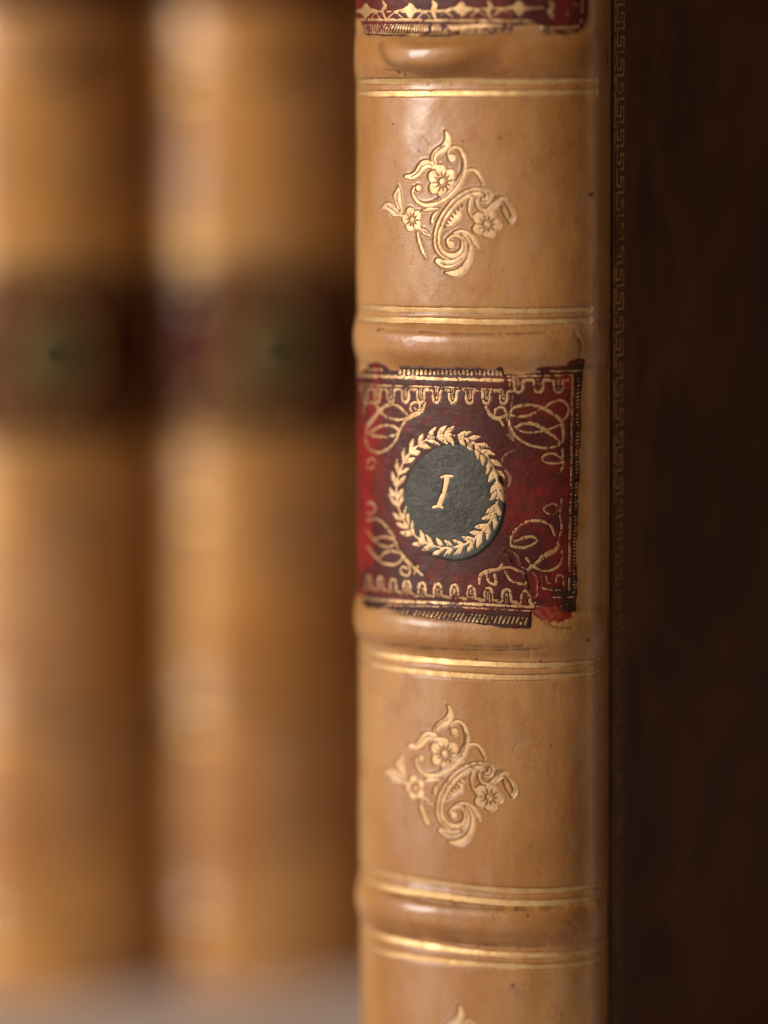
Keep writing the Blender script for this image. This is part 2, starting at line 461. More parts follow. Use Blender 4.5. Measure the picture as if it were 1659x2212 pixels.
tip = ORN([(770, 62)])[0]
def ornament(off):
    """gold field of the tool, shifted by off (mm)"""
    F = sp.field()
    o = np.array(off)
    def shift(f):      # draw in the tool's own place, displaced
        return lambda pts: f(pts) + o
    T = shift(ORN)
    global ORN_FL
    def P(pts, moat=0.0):
        G = sp.field(); sp.poly(G, spline(T(pts + [pts[0]]), 0.1, 0.12)[0][:-1]); sp.add(F, G, moat)
    def K(pts, w, moat=0.0, ball=None):
        G = sp.field(); sp.stroke(G, T(pts), np.array(w, float) * KORN if not np.isscalar(w) else w * KORN)
        if ball:
            b = T([ball[:2]])[0]; sp.seg(G, b, b + 1e-4, ball[2] * KORN, ball[2] * KORN)
        sp.add(F, G, moat)
    def X(pts, w=9): sp.cut(F, T(pts), (w + 4) * KORN)
    def FL(cx, cy, R, n, rot, **k):
        c = T([(cx, cy)])[0]
        cc = ORN([(cx, cy)])[0]
        G = sp.field()
        # place the flower at the displaced centre
        w_ = sp.win(c[0] - 2.6, c[0] + 2.6, c[1] - 2.6, c[1] + 2.6)
        Rm = R * KORN; sx = k.get('sx', 1.0); hole = k.get('hole', 0.40); core = k.get('core', 0.2)
        Xx, Yy = (sp.S[w_] - c[0]) / sx, sp.Z[w_] - c[1]
        r = np.hypot(Xx, Yy); a = np.arctan2(Yy, Xx) - math.radians(rot)
        ph = np.abs(np.cos(n * a / 2))
        ro = Rm * (0.68 + 0.36 * ph ** 0.6)
        spk = np.abs(np.cos(n * a)) ** 3
        ri = Rm * (hole - 0.03 + spk * np.where(np.cos(n * a) > 0, 0.26, 0.36))
        d = np.minimum(ro - r, r - ri)
        d = np.maximum(d, Rm * core - r)
        G[w_] = np.maximum(G[w_], d)
        sp.add(F, G, 0.0)
    # flame leaf, upper left leaf
    P([(768, 58), (778, 110), (768, 168), (738, 208), (690, 240), (650, 280), (626, 330), (628, 370), (640, 410), (665, 450), (690, 478),
       (700, 445), (684, 400), (682, 352), (702, 322), (742, 302), (792, 274), (824, 232), (836, 170), (822, 108), (795, 72)])
    X([(765, 215), (705, 258), (658, 308), (650, 360), (668, 415)], 8)
    P([(350, 545), (362, 520), (420, 510), (460, 480), (492, 428), (530, 378), (580, 364), (628, 376), (655, 410), (672, 452), (640, 458),
       (602, 447), (562, 467), (530, 502), (490, 542), (440, 568), (390, 563)])
    X([(425, 535), (490, 492), (530, 430), (600, 408), (640, 425)], 8)
    FL(742, 585, 165, 6, 97)
    # first S-stem with its two curled ends
    K([(812, 335), (806, 292), (832, 252), (885, 230), (936, 258), (968, 325), (982, 410), (968, 492), (938, 565), (890, 640), (830, 708),
       (770, 758), (700, 798), (620, 828), (550, 828), (492, 800), (452, 740), (438, 690), (455, 652)],
      [20, 22, 26, 30, 36, 42, 48, 58, 68, 72, 72, 66, 60, 50, 40, 34, 28, 24, 22], 0.09, (846, 345, 40))
    b = T([(497, 655)])[0]; G = sp.field(); sp.seg(G, b, b + 1e-4, 33 * KORN, 33 * KORN); sp.add(F, G)
    X([(962, 350), (966, 430), (944, 520), (896, 608), (820, 700), (745, 757), (650, 802), (560, 806)], 9)
    # the big scroll: outer line and inner line, running into the spiral
    K([(1168, 772), (1204, 766), (1214, 726), (1172, 680), (1100, 664), (1030, 676), (950, 712), (868, 774), (795, 858), (733, 950), (692, 1050),
       (671, 1140), (668, 1220), (686, 1294), (736, 1356), (800, 1392), (862, 1400)],
      [30, 26, 24, 24, 26, 26, 26, 26, 26, 26, 26, 26, 26, 24, 22, 18, 10], 0.08)
    K([(1126, 714), (1060, 722), (990, 750), (912, 804), (842, 878), (778, 968), (733, 1070), (711, 1160), (714, 1240), (746, 1305), (800, 1345),
       (860, 1356), (920, 1336), (958, 1285), (962, 1222), (938, 1170), (890, 1148), (840, 1158), (804, 1194), (808, 1232)],
      [46, 44, 38, 34, 32, 30, 30, 30, 32, 36, 42, 50, 54, 48, 38, 34, 32, 30, 28, 26], 0.07, (838, 1243, 38))
    K([(1150, 652), (1222, 676), (1250, 728), (1234, 786), (1190, 812), (1135, 796), (1112, 770)], [14, 20, 24, 24, 20, 16, 14], 0.05)
    # fan of leaves under the spiral
    K([(700, 1412), (760, 1440), (830, 1442), (905, 1412), (965, 1358), (992, 1290), (988, 1222), (958, 1160)], [56, 84, 78, 58, 44, 34, 26, 18], 0.06)
    X([(730, 1428), (800, 1450), (880, 1430), (950, 1382)], 9)
    K([(782, 1530), (838, 1540), (905, 1530), (975, 1476), (1025, 1385), (1044, 1290), (1030, 1215), (990, 1150), (930, 1112)], [14, 50, 78, 70, 58, 44, 32, 24, 16], 0.06)
    X([(860, 1500), (930, 1470), (990, 1400), (1012, 1330)], 7)
    K([(868, 1122), (935, 1103), (1010, 1122), (1060, 1166), (1092, 1222), (1108, 1268)], [20, 30, 36, 42, 54, 26], 0.05)
    # serrated leaf in the middle
    P2 = [(958, 798), (950, 862), (904, 832), (926, 900), (868, 868), (898, 938), (838, 904), (872, 974), (812, 944), (846, 1004), (783, 984),
          (820, 1034), (760, 1014), (790, 1058), (738, 1084), (800, 1062), (852, 1046), (892, 1002), (936, 976), (946, 930), (936, 892), (958, 852)]
    G = sp.field(); sp.poly(G, T(P2)); sp.add(F, G)
    # right hand branches
    K([(1050, 745), (1034, 800), (1024, 860), (1036, 920), (1070, 968), (1102, 990)], [34, 26, 24, 22, 22, 16], 0.05)
    K([(1004, 476), (1050, 466), (1100, 484), (1140, 535), (1166, 606)], [26, 34, 38, 36, 12])
    K([(1104, 780), (1108, 826), (1142, 874), (1202, 884), (1258, 852), (1292, 806), (1332, 768), (1384, 766)], [26, 26, 26, 32, 48, 62, 66, 40])
    for q in range(6):
        x0 = 1262 + q * 26; y0 = 812 - q * 17
        X([(x0, y0), (x0 + 16, y0 - 34)], 7)
    K([(1396, 792), (1442, 846), (1474, 905), (1480, 958), (1456, 1008)], [18, 30, 36, 40, 30])
    K([(1366, 850), (1400, 920), (1440, 990)], [14, 26, 20])
    FL(1200, 1025, 142, 5, 70, sx=1.05)
    FL(430, 980, 122, 5, 105, sx=1.0)
    # tulip on the left
    P([(106, 880), (122, 838), (170, 806), (218, 812), (252, 850), (292, 890), (344, 944), (300, 950), (232, 942), (190, 902), (150, 880)])
    X([(160, 836), (215, 870), (290, 925)], 7)
    P([(291, 630), (308, 690), (314, 760), (328, 830), (334, 900), (316, 924), (278, 870), (248, 800), (236, 730), (264, 682)], 0.05)
    X([(282, 700), (272, 780), (312, 890)], 7)
    # small leaves
    K([(540, 888), (600, 878), (722, 862)], [14, 40, 8])
    K([(642, 1010), (655, 945), (716, 868)], [30, 30, 6])
    K([(505, 1072), (560, 1106), (616, 1146)], [22, 58, 22])
    X([(528, 1088), (596, 1130)], 7)
    K([(482, 1108), (512, 1200), (552, 1310), (580, 1394)], [8, 58, 56, 6])
    X([(505, 1140), (530, 1210), (566, 1320)], 7)
    return F

orn_off = [np.zeros(2), PXL([(965, 1523)])[0] - PXL([(959, 283)])[0], PXL([(988, 2170)])[0] - PXL([(959, 283)])[0]]
ORNF = [ornament(o) for o in orn_off]
for f in ORNF:
    k_ = (1.0, 1.5, 1.2)[[q is f for q in ORNF].index(True)]
    f -= 0.03 + k_ * (0.10 * smooth(fineS, 0.58, 0.85) + 0.05 * (midS - 0.5))

# --- pairs of gold fillets
c3 = lambda pts: [((1400 + x / 1.508) / 1.8517, (1180 + y / 1.508) / 1.8517) for x, y in pts]
c5 = lambda pts: [((1400 + x / 1.508) / 1.8517, (2350 + y / 1.508) / 1.8517) for x, y in pts]
c6 = lambda pts: [((1400 + x / 1.508) / 1.8517, (3400 + y / 1.508) / 1.8517) for x, y in pts]
LINES = [
    [(809, 176), (996, 175), (1120, 176), (1282, 174)], [(809, 202.5), (996, 202), (1120, 202), (1282, 198)],
    c3([(180, 83), (700, 95), (1000, 98), (1440, 85)]), c3([(100, 145), (500, 155), (900, 165), (1440, 150)]),
    c5([(190, 410), (600, 450), (1100, 472), (1480, 445)]), c5([(190, 480), (600, 527), (1000, 545), (1480, 515)]),
    c6([(170, 140), (500, 198), (900, 243), (1200, 247), (1490, 212)]), c6([(200, 223), (500, 270), (900, 315), (1200, 318), (1490, 283)]),
    c6([(200, 530), (500, 588), (900, 633), (1200, 637), (1500, 600)]), c6([(200, 620), (500, 665), (900, 700), (1200, 705), (1500, 665)]),
]
LINEF = []
for pts in LINES:
    p = PXL(pts)
    F = sp.field()
    left = [(-SMAX + 4.0, p[0, 1] + (p[0, 1] - p[1, 1]) * 0.25), (p[0, 0] - 2.5, p[0, 1] + (p[0, 1] - p[1, 1]) * 0.1)]
    sp.stroke(F, np.vstack([left, p]), [0.14, 0.46] + [0.60] * (len(p) - 1) + [0.52])
    F -= 0.10 * smooth(fineS, 0.66, 0.9) + 0.09 * (midS - 0.5)
    LINEF.append(F)

# --- volume label
lab_pts = [(-20, 150), (60, 148), (98, 118), (104, 92), (180, 84), (236, 112), (262, 140), (318, 138), (330, 108), (430, 112), (700, 118),
           (950, 128), (985, 106), (1012, 112), (1024, 165), (1100, 168), (1222, 160), (1236, 118), (1330, 112), (1424, 104), (1440, 68), (1552, 58),
           (1546, 200), (1534, 330), (1526, 600), (1514, 900), (1504, 1200), (1498, 1450), (1506, 1600), (1502, 1732), (1440, 1742), (1375, 1735),
           (1350, 1700), (1270, 1706), (1212, 1730), (1198, 1790), (1194, 1832), (1100, 1838), (980, 1822), (900, 1818), (760, 1790), (600, 1776),
           (430, 1750), (300, 1730), (250, 1704), (200, 1712), (120, 1700), (84, 1672), (60, 1640), (-20, 1610)]
lp = LAB(lab_pts)
for i, (x, y) in enumerate(lab_pts):
    if x < 40: lp[i, 0] = s_of_t(math.radians(-69))
LABF = sp.field(); sp.poly(LABF, lp, 6)
LABF += 0.22 * (midS - 0.5) + 0.14 * (fineS - 0.5)
SMF = sp.field()      # red dye that ran out of the label's corner
sp.poly(SMF, LAB([(1205, 1690), (1225, 1760), (1290, 1795), (1350, 1808), (1400, 1800), (1455, 1770), (1465, 1745), (1440, 1700)]), 1.5)
SMF += 0.9 * (fbm(S / 0.35, Z / 1.1, 77, 3) - 0.55)
# medallion
a_ = np.linspace(0, 2 * np.pi, 72, endpoint=False)
MEDF = sp.field(); sp.poly(MEDF, LAB([(696 + 336 * math.cos(a), 1010 + 390 * math.sin(a)) for a in a_]), 2)
MEDF += 0.10 * (midS - 0.5)

# gold on the label
GL = sp.field()
def LK(pts, w, sm=True): sp.stroke(GL, LAB(pts), w * KLAB if np.isscalar(w) else np.array(w, float) * KLAB, sm)
def LX(pts, w, sm=True): sp.cut(GL, LAB(pts), w * KLAB, sm)
LK([(20, 162), (300, 178), (560, 190), (800, 196), (1012, 202)], 22)
LK([(20, 222), (300, 238), (600, 246), (1016, 262)], 9)
rs = random.Random(4)
for i in range(25):
    x = 330 + i * 28; y = 146 + (x - 330) * 0.012
    LK([(x, y - 9), (x - 1, y + 9)], 19, False)
for x in (112, 140, 168, 196): LK([(x, 128), (x + 10, 134)], 16, False)
cent = [92, 182, 273, 370, 470, 575, 682, 795, 907, 1020]
def ubars(cs, ytop, depth, sign=1, sl=0.0):
    """the scalloped key border: rounded U shapes joined by flats"""
    for i, c in enumerate(cs):
        hw = ((cs[i + 1] - c) if i + 1 < len(cs) else (c - cs[i - 1])) / 2
        hp = ((c - cs[i - 1]) if i > 0 else hw * 2) / 2
        y0 = ytop(c); d = depth * sign
        l = max(16, hw * 0.50)
        LK([(c - hp, y0), (c - l, y0 + d * 0.03), (c - l * 0.86, y0 + d * 0.62), (c - l * 0.52, y0 + d * 0.93), (c, y0 + d), (c + l * 0.52, y0 + d * 0.93),
            (c + l * 0.86, y0 + d * 0.62), (c + l, y0 + d * 0.03), (c + hw, y0)], 19)
        LK([(c - l * 0.22, y0 - d * 0.12), (c - l * 0.16, y0 + d * 0.60), (c + l * 0.16, y0 + d * 0.60), (c + l * 0.22, y0 - d * 0.12)], 7)
ubars(cent, lambda x: 262 + (x - 180) * 0.012, 84)
ubars([1120, 1250, 1382], lambda x: 200, 82)
LK([(1040, 176), (1250, 172), (1470, 168)], 12)
LK([(1060, 240), (1062, 200), (1100, 186)], 12)
LK([(1190, 148), (1330, 142), (1535, 138)], 14)
LK([(1478, 170), (1472, 330), (1466, 700), (1458, 1100), (1452, 1590)], 15)
for i in range(60):
    y = 190 + i * 24; x = 1514 - (y - 190) * 0.020
    LK([(x - 6, y + 4), (x + 8, y - 5)], 11, False)
ubars([120, 205, 290, 380, 480, 585, 695, 805, 920, 1040, 1165], lambda x: np.interp(x, [100, 290, 480, 700, 900, 1165], [1590, 1610, 1638, 1650, 1668, 1690]) - 8, 84, -1)
LK([(20, 1625), (250, 1662), (600, 1678), (900, 1690), (1268, 1706)], 17)
LK([(250, 1690), (600, 1702), (900, 1716), (1230, 1730)], 8)
for i in range(33):
    x = 290 + i * 27.5; y = 1722 + (x - 290) * 0.062
    LK([(x + 6, y - 2), (x - 8, y + 36)], 12, False)
LK([(1266, 1500), (1268, 1560), (1300, 1588), (1420, 1596)], 12); LK([(1300, 1500), (1312, 1545), (1360, 1548), (1372, 1500), (1410, 1498), (1416, 1560)], 12)
LK([(1350, 1640), (1480, 1640)], 10); LK([(1400, 1700), (1410, 1690), (1440, 1690)], 10)
TLc = [([(92, 440), (86, 390), (110, 352), (160, 352), (188, 385), (186, 410)], 17), ([(186, 410), (150, 470), (112, 530), (102, 600), (130, 658), (190, 680), (258, 655), (308, 595), (326, 545), (350, 500), (385, 455)], 19),
       ([(106, 500), (160, 450), (208, 392), (262, 366), (322, 374), (362, 408), (388, 440)], [26, 30, 24, 20, 18, 18, 18]), ([(212, 420), (258, 450), (320, 464), (376, 456)], 17), ([(212, 420), (206, 395), (230, 372)], 16),
       ([(128, 556), (180, 518), (240, 500), (300, 512), (326, 545), (296, 566), (246, 576), (190, 574), (138, 566)], 18),
       ([(376, 456), (430, 430), (476, 404), (500, 350)], [24, 32, 30, 14]), ([(425, 425), (402, 395), (410, 358), (444, 346), (466, 368), (450, 396), (430, 386)], 15),
       ([(112, 750), (140, 716), (172, 745), (150, 782), (110, 780)], 15)]
TRc = [([(1052, 424), (1090, 382), (1170, 364), (1250, 376), (1330, 412), (1396, 470), (1414, 560), (1406, 640), (1412, 760), (1386, 816)], [16, 18, 18, 22, 28, 26, 18, 16, 15, 13]),
       ([(1052, 430), (1130, 442), (1200, 430), (1252, 390)], 15), ([(1285, 388), (1338, 348), (1400, 334), (1442, 368), (1446, 420), (1414, 470)], 15),
       ([(1098, 512), (1150, 490), (1222, 490), (1284, 524), (1340, 562), (1396, 612)], [16, 18, 24, 28, 26, 18]), ([(1098, 520), (1160, 545), (1232, 545), (1310, 528), (1404, 490)], 14),
       ([(1052, 470), (1088, 552), (1140, 606), (1220, 638), (1300, 650), (1370, 636), (1398, 608)], 17), ([(904, 380), (932, 430), (980, 454), (1030, 436), (1050, 424)], [20, 24, 24, 18, 16]),
       ([(960, 420), (975, 384), (1018, 382), (1034, 410)], 15), ([(960, 440), (1000, 470), (1016, 500)], 16), ([(1052, 425), (1046, 460), (1060, 500)], 20),
       ([(1412, 742), (1350, 752), (1290, 742), (1274, 714), (1310, 690), (1360, 690), (1406, 722)], 14)]
BLc = [([(104, 1132), (168, 1120), (230, 1150), (280, 1220), (312, 1290), (350, 1360), (400, 1420), (482, 1492)], [16, 18, 18, 20, 22, 26, 28, 16]),
       ([(104, 1200), (160, 1262), (220, 1300), (272, 1304), (302, 1280), (280, 1250), (222, 1240), (170, 1252)], 17), ([(104, 1300), (160, 1362), (220, 1410), (282, 1424), (334, 1404), (346, 1368), (310, 1340), (244, 1340), (206, 1370)], 18),
       ([(385, 1452), (350, 1438), (342, 1476), (384, 1498), (404, 1462), (392, 1430)], 15), ([(430, 1484), (452, 1436)], 18), ([(112, 1020), (142, 1012), (172, 1048), (150, 1084), (112, 1084)], 15)]
BRc = [([(1070, 1296), (1074, 1232), (1120, 1170), (1190, 1134), (1270, 1134), (1332, 1170), (1356, 1230)], [15, 17, 18, 20, 20, 18, 14]), ([(1074, 1300), (1140, 1312), (1200, 1296), (1242, 1264), (1216, 1240), (1160, 1244), (1090, 1268)], 16),
       ([(1404, 985), (1390, 1080), (1402, 1180), (1382, 1260), (1370, 1330)], 12), ([(1300, 1032), (1350, 1020), (1382, 1050), (1350, 1086), (1300, 1080), (1284, 1055), (1300, 1032)], 12),
       ([(1206, 1436), (1280, 1372), (1350, 1334), (1384, 1296)], [18, 34, 34, 16]), ([(1222, 1440), (1290, 1466), (1360, 1450), (1402, 1400), (1404, 1335)], 15),
       ([(856, 1552), (870, 1490), (930, 1462), (990, 1452), (1012, 1416)], [14, 20, 24, 24, 18]), ([(905, 1484), (930, 1542), (970, 1550), (962, 1490)], 18),
       ([(990, 1452), (1060, 1440), (1132, 1470), (1142, 1444)], 15), ([(1030, 1470), (1070, 1530), (1140, 1552), (1182, 1540)], 18), ([(1170, 1380), (1196, 1420), (1190, 1450), (1150, 1480)], 16)]
for grp in (TLc, TRc, BLc, BRc):
    for pts, w in grp: LK(pts, np.array(w) * 1.0)
crackn = np.abs(fbm(S / 0.9, Z / 0.9, 120, 3) - 0.5)
GL -= 0.12 * smooth(fineS, 0.52, 0.80) + 0.5 * (crackn < 0.012) + 0.10 * (midS - 0.5)
# damage: the torn place at the lower right and a scuffed line above it
tear = sp.field(); sp.stroke(tear, LAB([(1035, 1340), (1080, 1370), (1130, 1440), (1190, 1500), (1220, 1620)]), np.array([30, 52, 46, 60, 50]) * KLAB, pad=2)
tear += 0.9 * (midS - 0.55)
scuff = sp.field(); sp.stroke(scuff, LAB([(1080, 290), (1060, 430), (1050, 520), (1100, 640), (1020, 700), (1000, 760)]), 9 * KLAB, pad=2)
sp.stroke(scuff, LAB([(1060, 520), (1082, 600), (1046, 560)]), 14 * KLAB, pad=2); sp.stroke(scuff, LAB([(1030, 800), (1060, 850), (1050, 900)]), 20 * KLAB, pad=2)
scuff += 0.25 * (fineS - 0.55)
GL = np.minimum(GL, -(tear - 0.1)); GL = np.minimum(GL, -(scuff + 0.0))
GL = np.minimum(GL, LABF - 0.04)

# wreath and numeral
WR = sp.field()
wc = (648, 938); rx, ry = 336, 374
N = 31
def wpt(a, k=1.0, dx=0, dy=0): return (wc[0] + rx * k * math.cos(a) + dx, wc[1] + ry * k * math.sin(a) + dy)
ring = LAB([wpt(a) for a in np.linspace(0, 2 * np.pi, 73)])
sp.stroke(WR, ring, 13 * KLAB)
for i in range(N):
    a = 2 * math.pi * i / N + 0.04 * rs.uniform(-1, 1)
    for side in (-1, 1):
        L = 0.245 * rs.uniform(0.9, 1.12)
        base = wpt(a, 1.0); midp = wpt(a + L * 0.5, 1.0 + side * 0.086); end = wpt(a + L * 0.86, 1.0 + side * 0.145 * rs.uniform(0.9, 1.15))
        G = sp.field(); sp.stroke(G, LAB([base, midp, end]), np.array([12, 34, 8]) * KLAB * rs.uniform(0.9, 1.1))
        sp.add(WR, G)
    G = sp.field(); sp.stroke(G, LAB([wpt(a), wpt(a + 0.13, 1.0), wpt(a + 0.2, 1.0)]), np.array([10, 22, 5]) * KLAB); sp.add(WR, G)
WR -= 0.14 * smooth(fineS, 0.55, 0.82) + 0.5 * (crackn < 0.010) + 0.05 * (midS - 0.5)
NU = sp.field()
sp.stroke(NU, LAB([(648, 850), (632, 930), (598, 1030)]), np.array([38, 30, 36]) * KLAB)
sp.stroke(NU, LAB([(604, 846), (640, 836), (684, 836)]), np.array([12, 20, 14]) * KLAB)
sp.stroke(NU, LAB([(558, 1042), (590, 1036), (620, 1044)]), np.array([16, 22, 16]) * KLAB)
NU -= 0.06 * (midS - 0.3) + 0.12 * smooth(fineS, 0.6, 0.85)

# --- title label (only its foot is in the picture)
tpts = [(-10, -800), (-10, 112), (60, 116), (84, 140), (92, 195), (140, 212), (300, 218), (420, 214), (560, 222), (700, 208), (850, 204), (1000, 192), (1014, 150), (1150, 140),
        (1176, 150), (1180, 200), (1300, 206), (1400, 200), (1440, 165), (1462, 100), (1470, -800)]
tp = TOP(tpts)
for i, (x, y) in enumerate(tpts):
    if x < 40: tp[i, 0] = s_of_t(math.radians(-69))
TLF = sp.field(); sp.poly(TLF, tp, 3)
TLF += 0.22 * (midS - 0.5) + 0.16 * (fineS - 0.5)
GT = sp.field()
def TK(pts, w, sm=True): sp.stroke(GT, TOP(pts), w * KTOP if np.isscalar(w) else np.array(w, float) * KTOP, sm)
TK([(40, 118), (300, 120), (600, 124), (900, 126), (1150, 128)], 17)
TK([(40, 68), (300, 70), (600, 66), (900, 52), (1200, 48)], 11)
for cx, cy in ((118, 66), (396, 66), (706, 56), (1050, 50)):
    o = []
    for q in range(4):
        a0 = q * math.pi / 2
        for k in range(6):
            a = a0 + k / 6 * math.pi / 2; u = abs(math.cos(2 * (a - a0)))
            r = 0.50 + 0.50 * (abs(2 * (k / 6) - 1)) ** 1.7
            o.append((cx + 88 * r * math.cos(a), cy + 48 * r * math.sin(a)))
    sp.poly(GT, TOP(o))
for cx in (238, 540, 872, 1242):
    TK([(cx - 10, 4), (cx + 8, 34), (cx - 6, 66), (cx + 6, 104)], [8, 30, 30, 18])
for x0, x1, y in ((160, 210, 78), (262, 350, 78), (444, 516, 76), (566, 650, 74), (762, 846, 66), (900, 1000, 60)):
    TK([(x0, y + 30), ((x0 + x1) / 2, y), (x1, y + 28)], 8)
for i in range(58):
    x = 96 + i * 16; y = 150 + rs.uniform(-2, 2)
    TK([(x + 5, y), (x - 4, y + 20), (x + 3, y + 44)], 12)
TK([(110, 196), (500, 206), (960, 184)], 9)
TK([(1185, 165), (1290, 168), (1410, 160)], 12); TK([(1190, 190), (1400, 188)], 8)
TK([(1425, 130), (1432, 0), (1438, -300)], 12); TK([(1340, 95), (1345, 30), (1400, 30), (1398, 70)], 9)
GT -= 0.16 * smooth(fineS, 0.5, 0.8) + 0.10 * (midS - 0.5)
GT = np.minimum(GT, TLF - 0.02)

# --- layers of height
press = np.zeros(S.shape)
for f, depth, w in [(g, 0.13, 0.20) for g in ORNF] + [(g, 0.15, 0.24) for g in LINEF] + [(GL, 0.035, 0.12), (GT, 0.05, 0.14), (WR, 0.05, 0.10), (NU, 0.08, 0.14)]:
    press = np.maximum(press, depth * smooth(f, -w, 0.02))
# the rims thrown up round the tooling
rim = np.zeros(S.shape)
for f in ORNF: rim = np.maximum(rim, 0.035 * np.exp(-((f + 0.26) / 0.07) ** 2))
H0 = H - press + rim
lab_th = 0.13 * smooth(LABF, -0.02, 0.16) + np.clip(LABF * 0.6, -0.25, 0)
HL = H + lab_th - press + 0.030 * (fbm(S / 0.5, Z / 0.5, 301, 3) - 0.5) + 0.10 * (fbm(S / 2.2, Z / 2.2, 305, 3) - 0.5) * smooth(LABF, 0, 0.4)
HL = HL - 0.09 * smooth(tear, -0.1, 0.2) - 0.05 * smooth(scuff, -0.08, 0.04) + 0.05 * np.exp(-((tear + 0.15) / 0.1) ** 2)
HT = H + 0.13 * smooth(TLF, -0.02, 0.16) + np.clip(TLF * 0.6, -0.25, 0) - press + 0.03 * (fbm(S / 0.5, Z / 0.5, 302, 3) - 0.5)
med_th = 0.21 * np.sqrt(np.clip(MEDF / 0.28, 0, 1)) + np.clip(MEDF * 0.8, -0.3, 0)
HM = H + 0.13 - press + med_th + 0.06 * (fbm(S / 1.3, Z / 1.3, 303, 4) - 0.5)
top = np.maximum(H0, np.where(LABF > -0.3, HL, -99)); top = np.maximum(top, np.where(TLF > -0.3, HT, -99))
topm = np.maximum(top, np.where(MEDF > -0.3, HM, -99))

def quads(F, thr):
    mx = np.maximum(np.maximum(F[:-1, :-1], F[1:, :-1]), np.maximum(F[:-1, 1:], F[1:, 1:]))
    return mx > thr

# stains and darker marks on the leather, plus shade painted under the lump
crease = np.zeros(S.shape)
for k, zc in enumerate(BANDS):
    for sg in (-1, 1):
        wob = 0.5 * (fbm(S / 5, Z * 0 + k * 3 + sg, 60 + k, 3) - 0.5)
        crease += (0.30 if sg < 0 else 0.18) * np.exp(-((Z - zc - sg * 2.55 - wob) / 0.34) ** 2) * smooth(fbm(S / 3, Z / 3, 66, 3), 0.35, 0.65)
stain_shade = crease + 0.6 * smooth(CREASE, -0.14, 0.06) * smooth(midS, 0.30, 0.55)
lump_shade = sp.field(); sp.stroke(lump_shade, PXL([(838, 100), (862, 138), (930, 158), (1010, 156), (1075, 132)]), 0.3, pad=1.6)  # shade under the lump's lower edge, painted as dark colour
stain_shade = np.maximum(stain_shade, 0.42 * smooth(lump_shade, -0.9, 0.1))
SCR = sp.field(); _r = random.Random(9)
for i in range(46):
    x, y = _r.uniform(800, 1270), _r.uniform(60, 2190); a = _r.gauss(1.45, 0.5); L = _r.uniform(8, 46)
    sp.stroke(SCR, PXL([(x, y), (x + L * math.cos(a) * .5 + _r.uniform(-3, 3), y + L * math.sin(a) * .5), (x + L * math.cos(a), y + L * math.sin(a))]), 0.07, pad=0.2)
H -= 0.03 * smooth(SCR, -0.06, 0.03); H0 = H0 - 0.03 * smooth(SCR, -0.06, 0.03)
stain_shade = np.maximum(stain_shade, 0.30 * smooth(SCR, -0.05, 0.03))
def blob(x, y, r, a=0.9):
    global stain_shade
    c = PXL([(x, y)])[0]
    d = np.hypot(S - c[0], Z - c[1]) + 0.35 * (fineS - 0.5) * r * 2
    stain_shade = np.maximum(stain_shade, a * smooth(-d, -r, -r * 0.4))
for x, y, r in ((1117, 1961, .38), (1140, 1973, .3), (985, 1952, .3), (1108, 2129, .34), (1028, 1425, .26), (1168, 1428, .22), (1118, 2049, .2), (1032, 2046, .24), (829, 713, .28),
                (1083, 720, .18), (1114, 719, .24), (1275, 420, .4), (868, 154, .4), (880, 162, .28), (1146, 1467, .2), (1266, 1382, .3), (1090, 1170, .2), (850, 268, .25),
                (1207, 716, .18), (905, 325, .3), (1000, 305, .2), (1190, 1610, .2), (1150, 350, .15)):
    blob(x, y, r)
for i in range(170):
    blob(rs.uniform(800, 1300), rs.uniform(60, 2200), rs.uniform(0.04, 0.13), rs.uniform(0.3, 0.8))
stain_shade = np.maximum(stain_shade, 0.6 * smooth(LABF, -0.28, -0.02) * smooth(midS, 0.40, 0.60))
stain_shade = np.maximum(stain_shade, 0.6 * smooth(TLF, -0.28, -0.02) * smooth(midS, 0.40, 0.60))
dark_near = np.zeros(S.shape)  # darker leather close round the gold tooling
for f in ORNF: dark_near = np.maximum(dark_near, 0.55 * smooth(f, -0.14, -0.02))
for f in LINEF: dark_near = np.maximum(dark_near, 0.75 * smooth(f, -0.16, -0.02) * smooth(midS, 0.30, 0.55))
stain_shade = np.clip(np.maximum(stain_shade, dark_near), 0, 1)
pale = 0.55 * np.exp(-((S - s_of_t(math.radians(73))) / 1.1) ** 2) + 0.22 * smooth(fbm(S / 2.6, Z / 5, 210, 4), 0.56, 0.75)  # shoulder strip is sheen painted into the colour; the patches are leather tone
dye = np.clip(smooth(SMF, -0.04, 0.10) * (0.65 + 0.6 * fineS), 0, 1)
dye = np.maximum(dye, 0.6 * smooth(LABF, -0.12, 0.0) * smooth(midS, 0.5, 0.62))

BOARD_Y = 0.9
def make_root(name, label, cat, loc=(0, 0, 0), rz=0.0):
    o = bpy.data.objects.new(name, None); C.objects.link(o)
    o.location = Vector(loc) / 1000; o.rotation_euler = (0, 0, rz); o.empty_display_size = 0.02
    o['label'] = label; o['category'] = cat
    return o

book = make_root('leather_bound_book', 'tan leather book in sharp focus with a gold I on its green disc', 'book')
spine = grid_mesh('spine', spine_xyz(S, Z, H0), None, M_leather, book, {'stain_shade': stain_shade, 'pale': pale, 'dye': dye})
for k, f in enumerate(ORNF):
    o = grid_mesh('gilt_ornament', spine_xyz(S, Z, H0 + np.clip(f * 0.45, -0.08, 0.02)), quads(f, -0.09), M_gold, spine)
    o['label'] = ['upper gilt floral lozenge, crisp and bright', 'lower gilt floral lozenge, softly blurred', 'gilt flame tip of the lozenge cut by the bottom edge'][k]
for f in LINEF:
    grid_mesh('gilt_line', spine_xyz(S, Z, H0 + np.clip(f * 0.45, -0.08, 0.02)), quads(f, -0.09), M_line, spine)

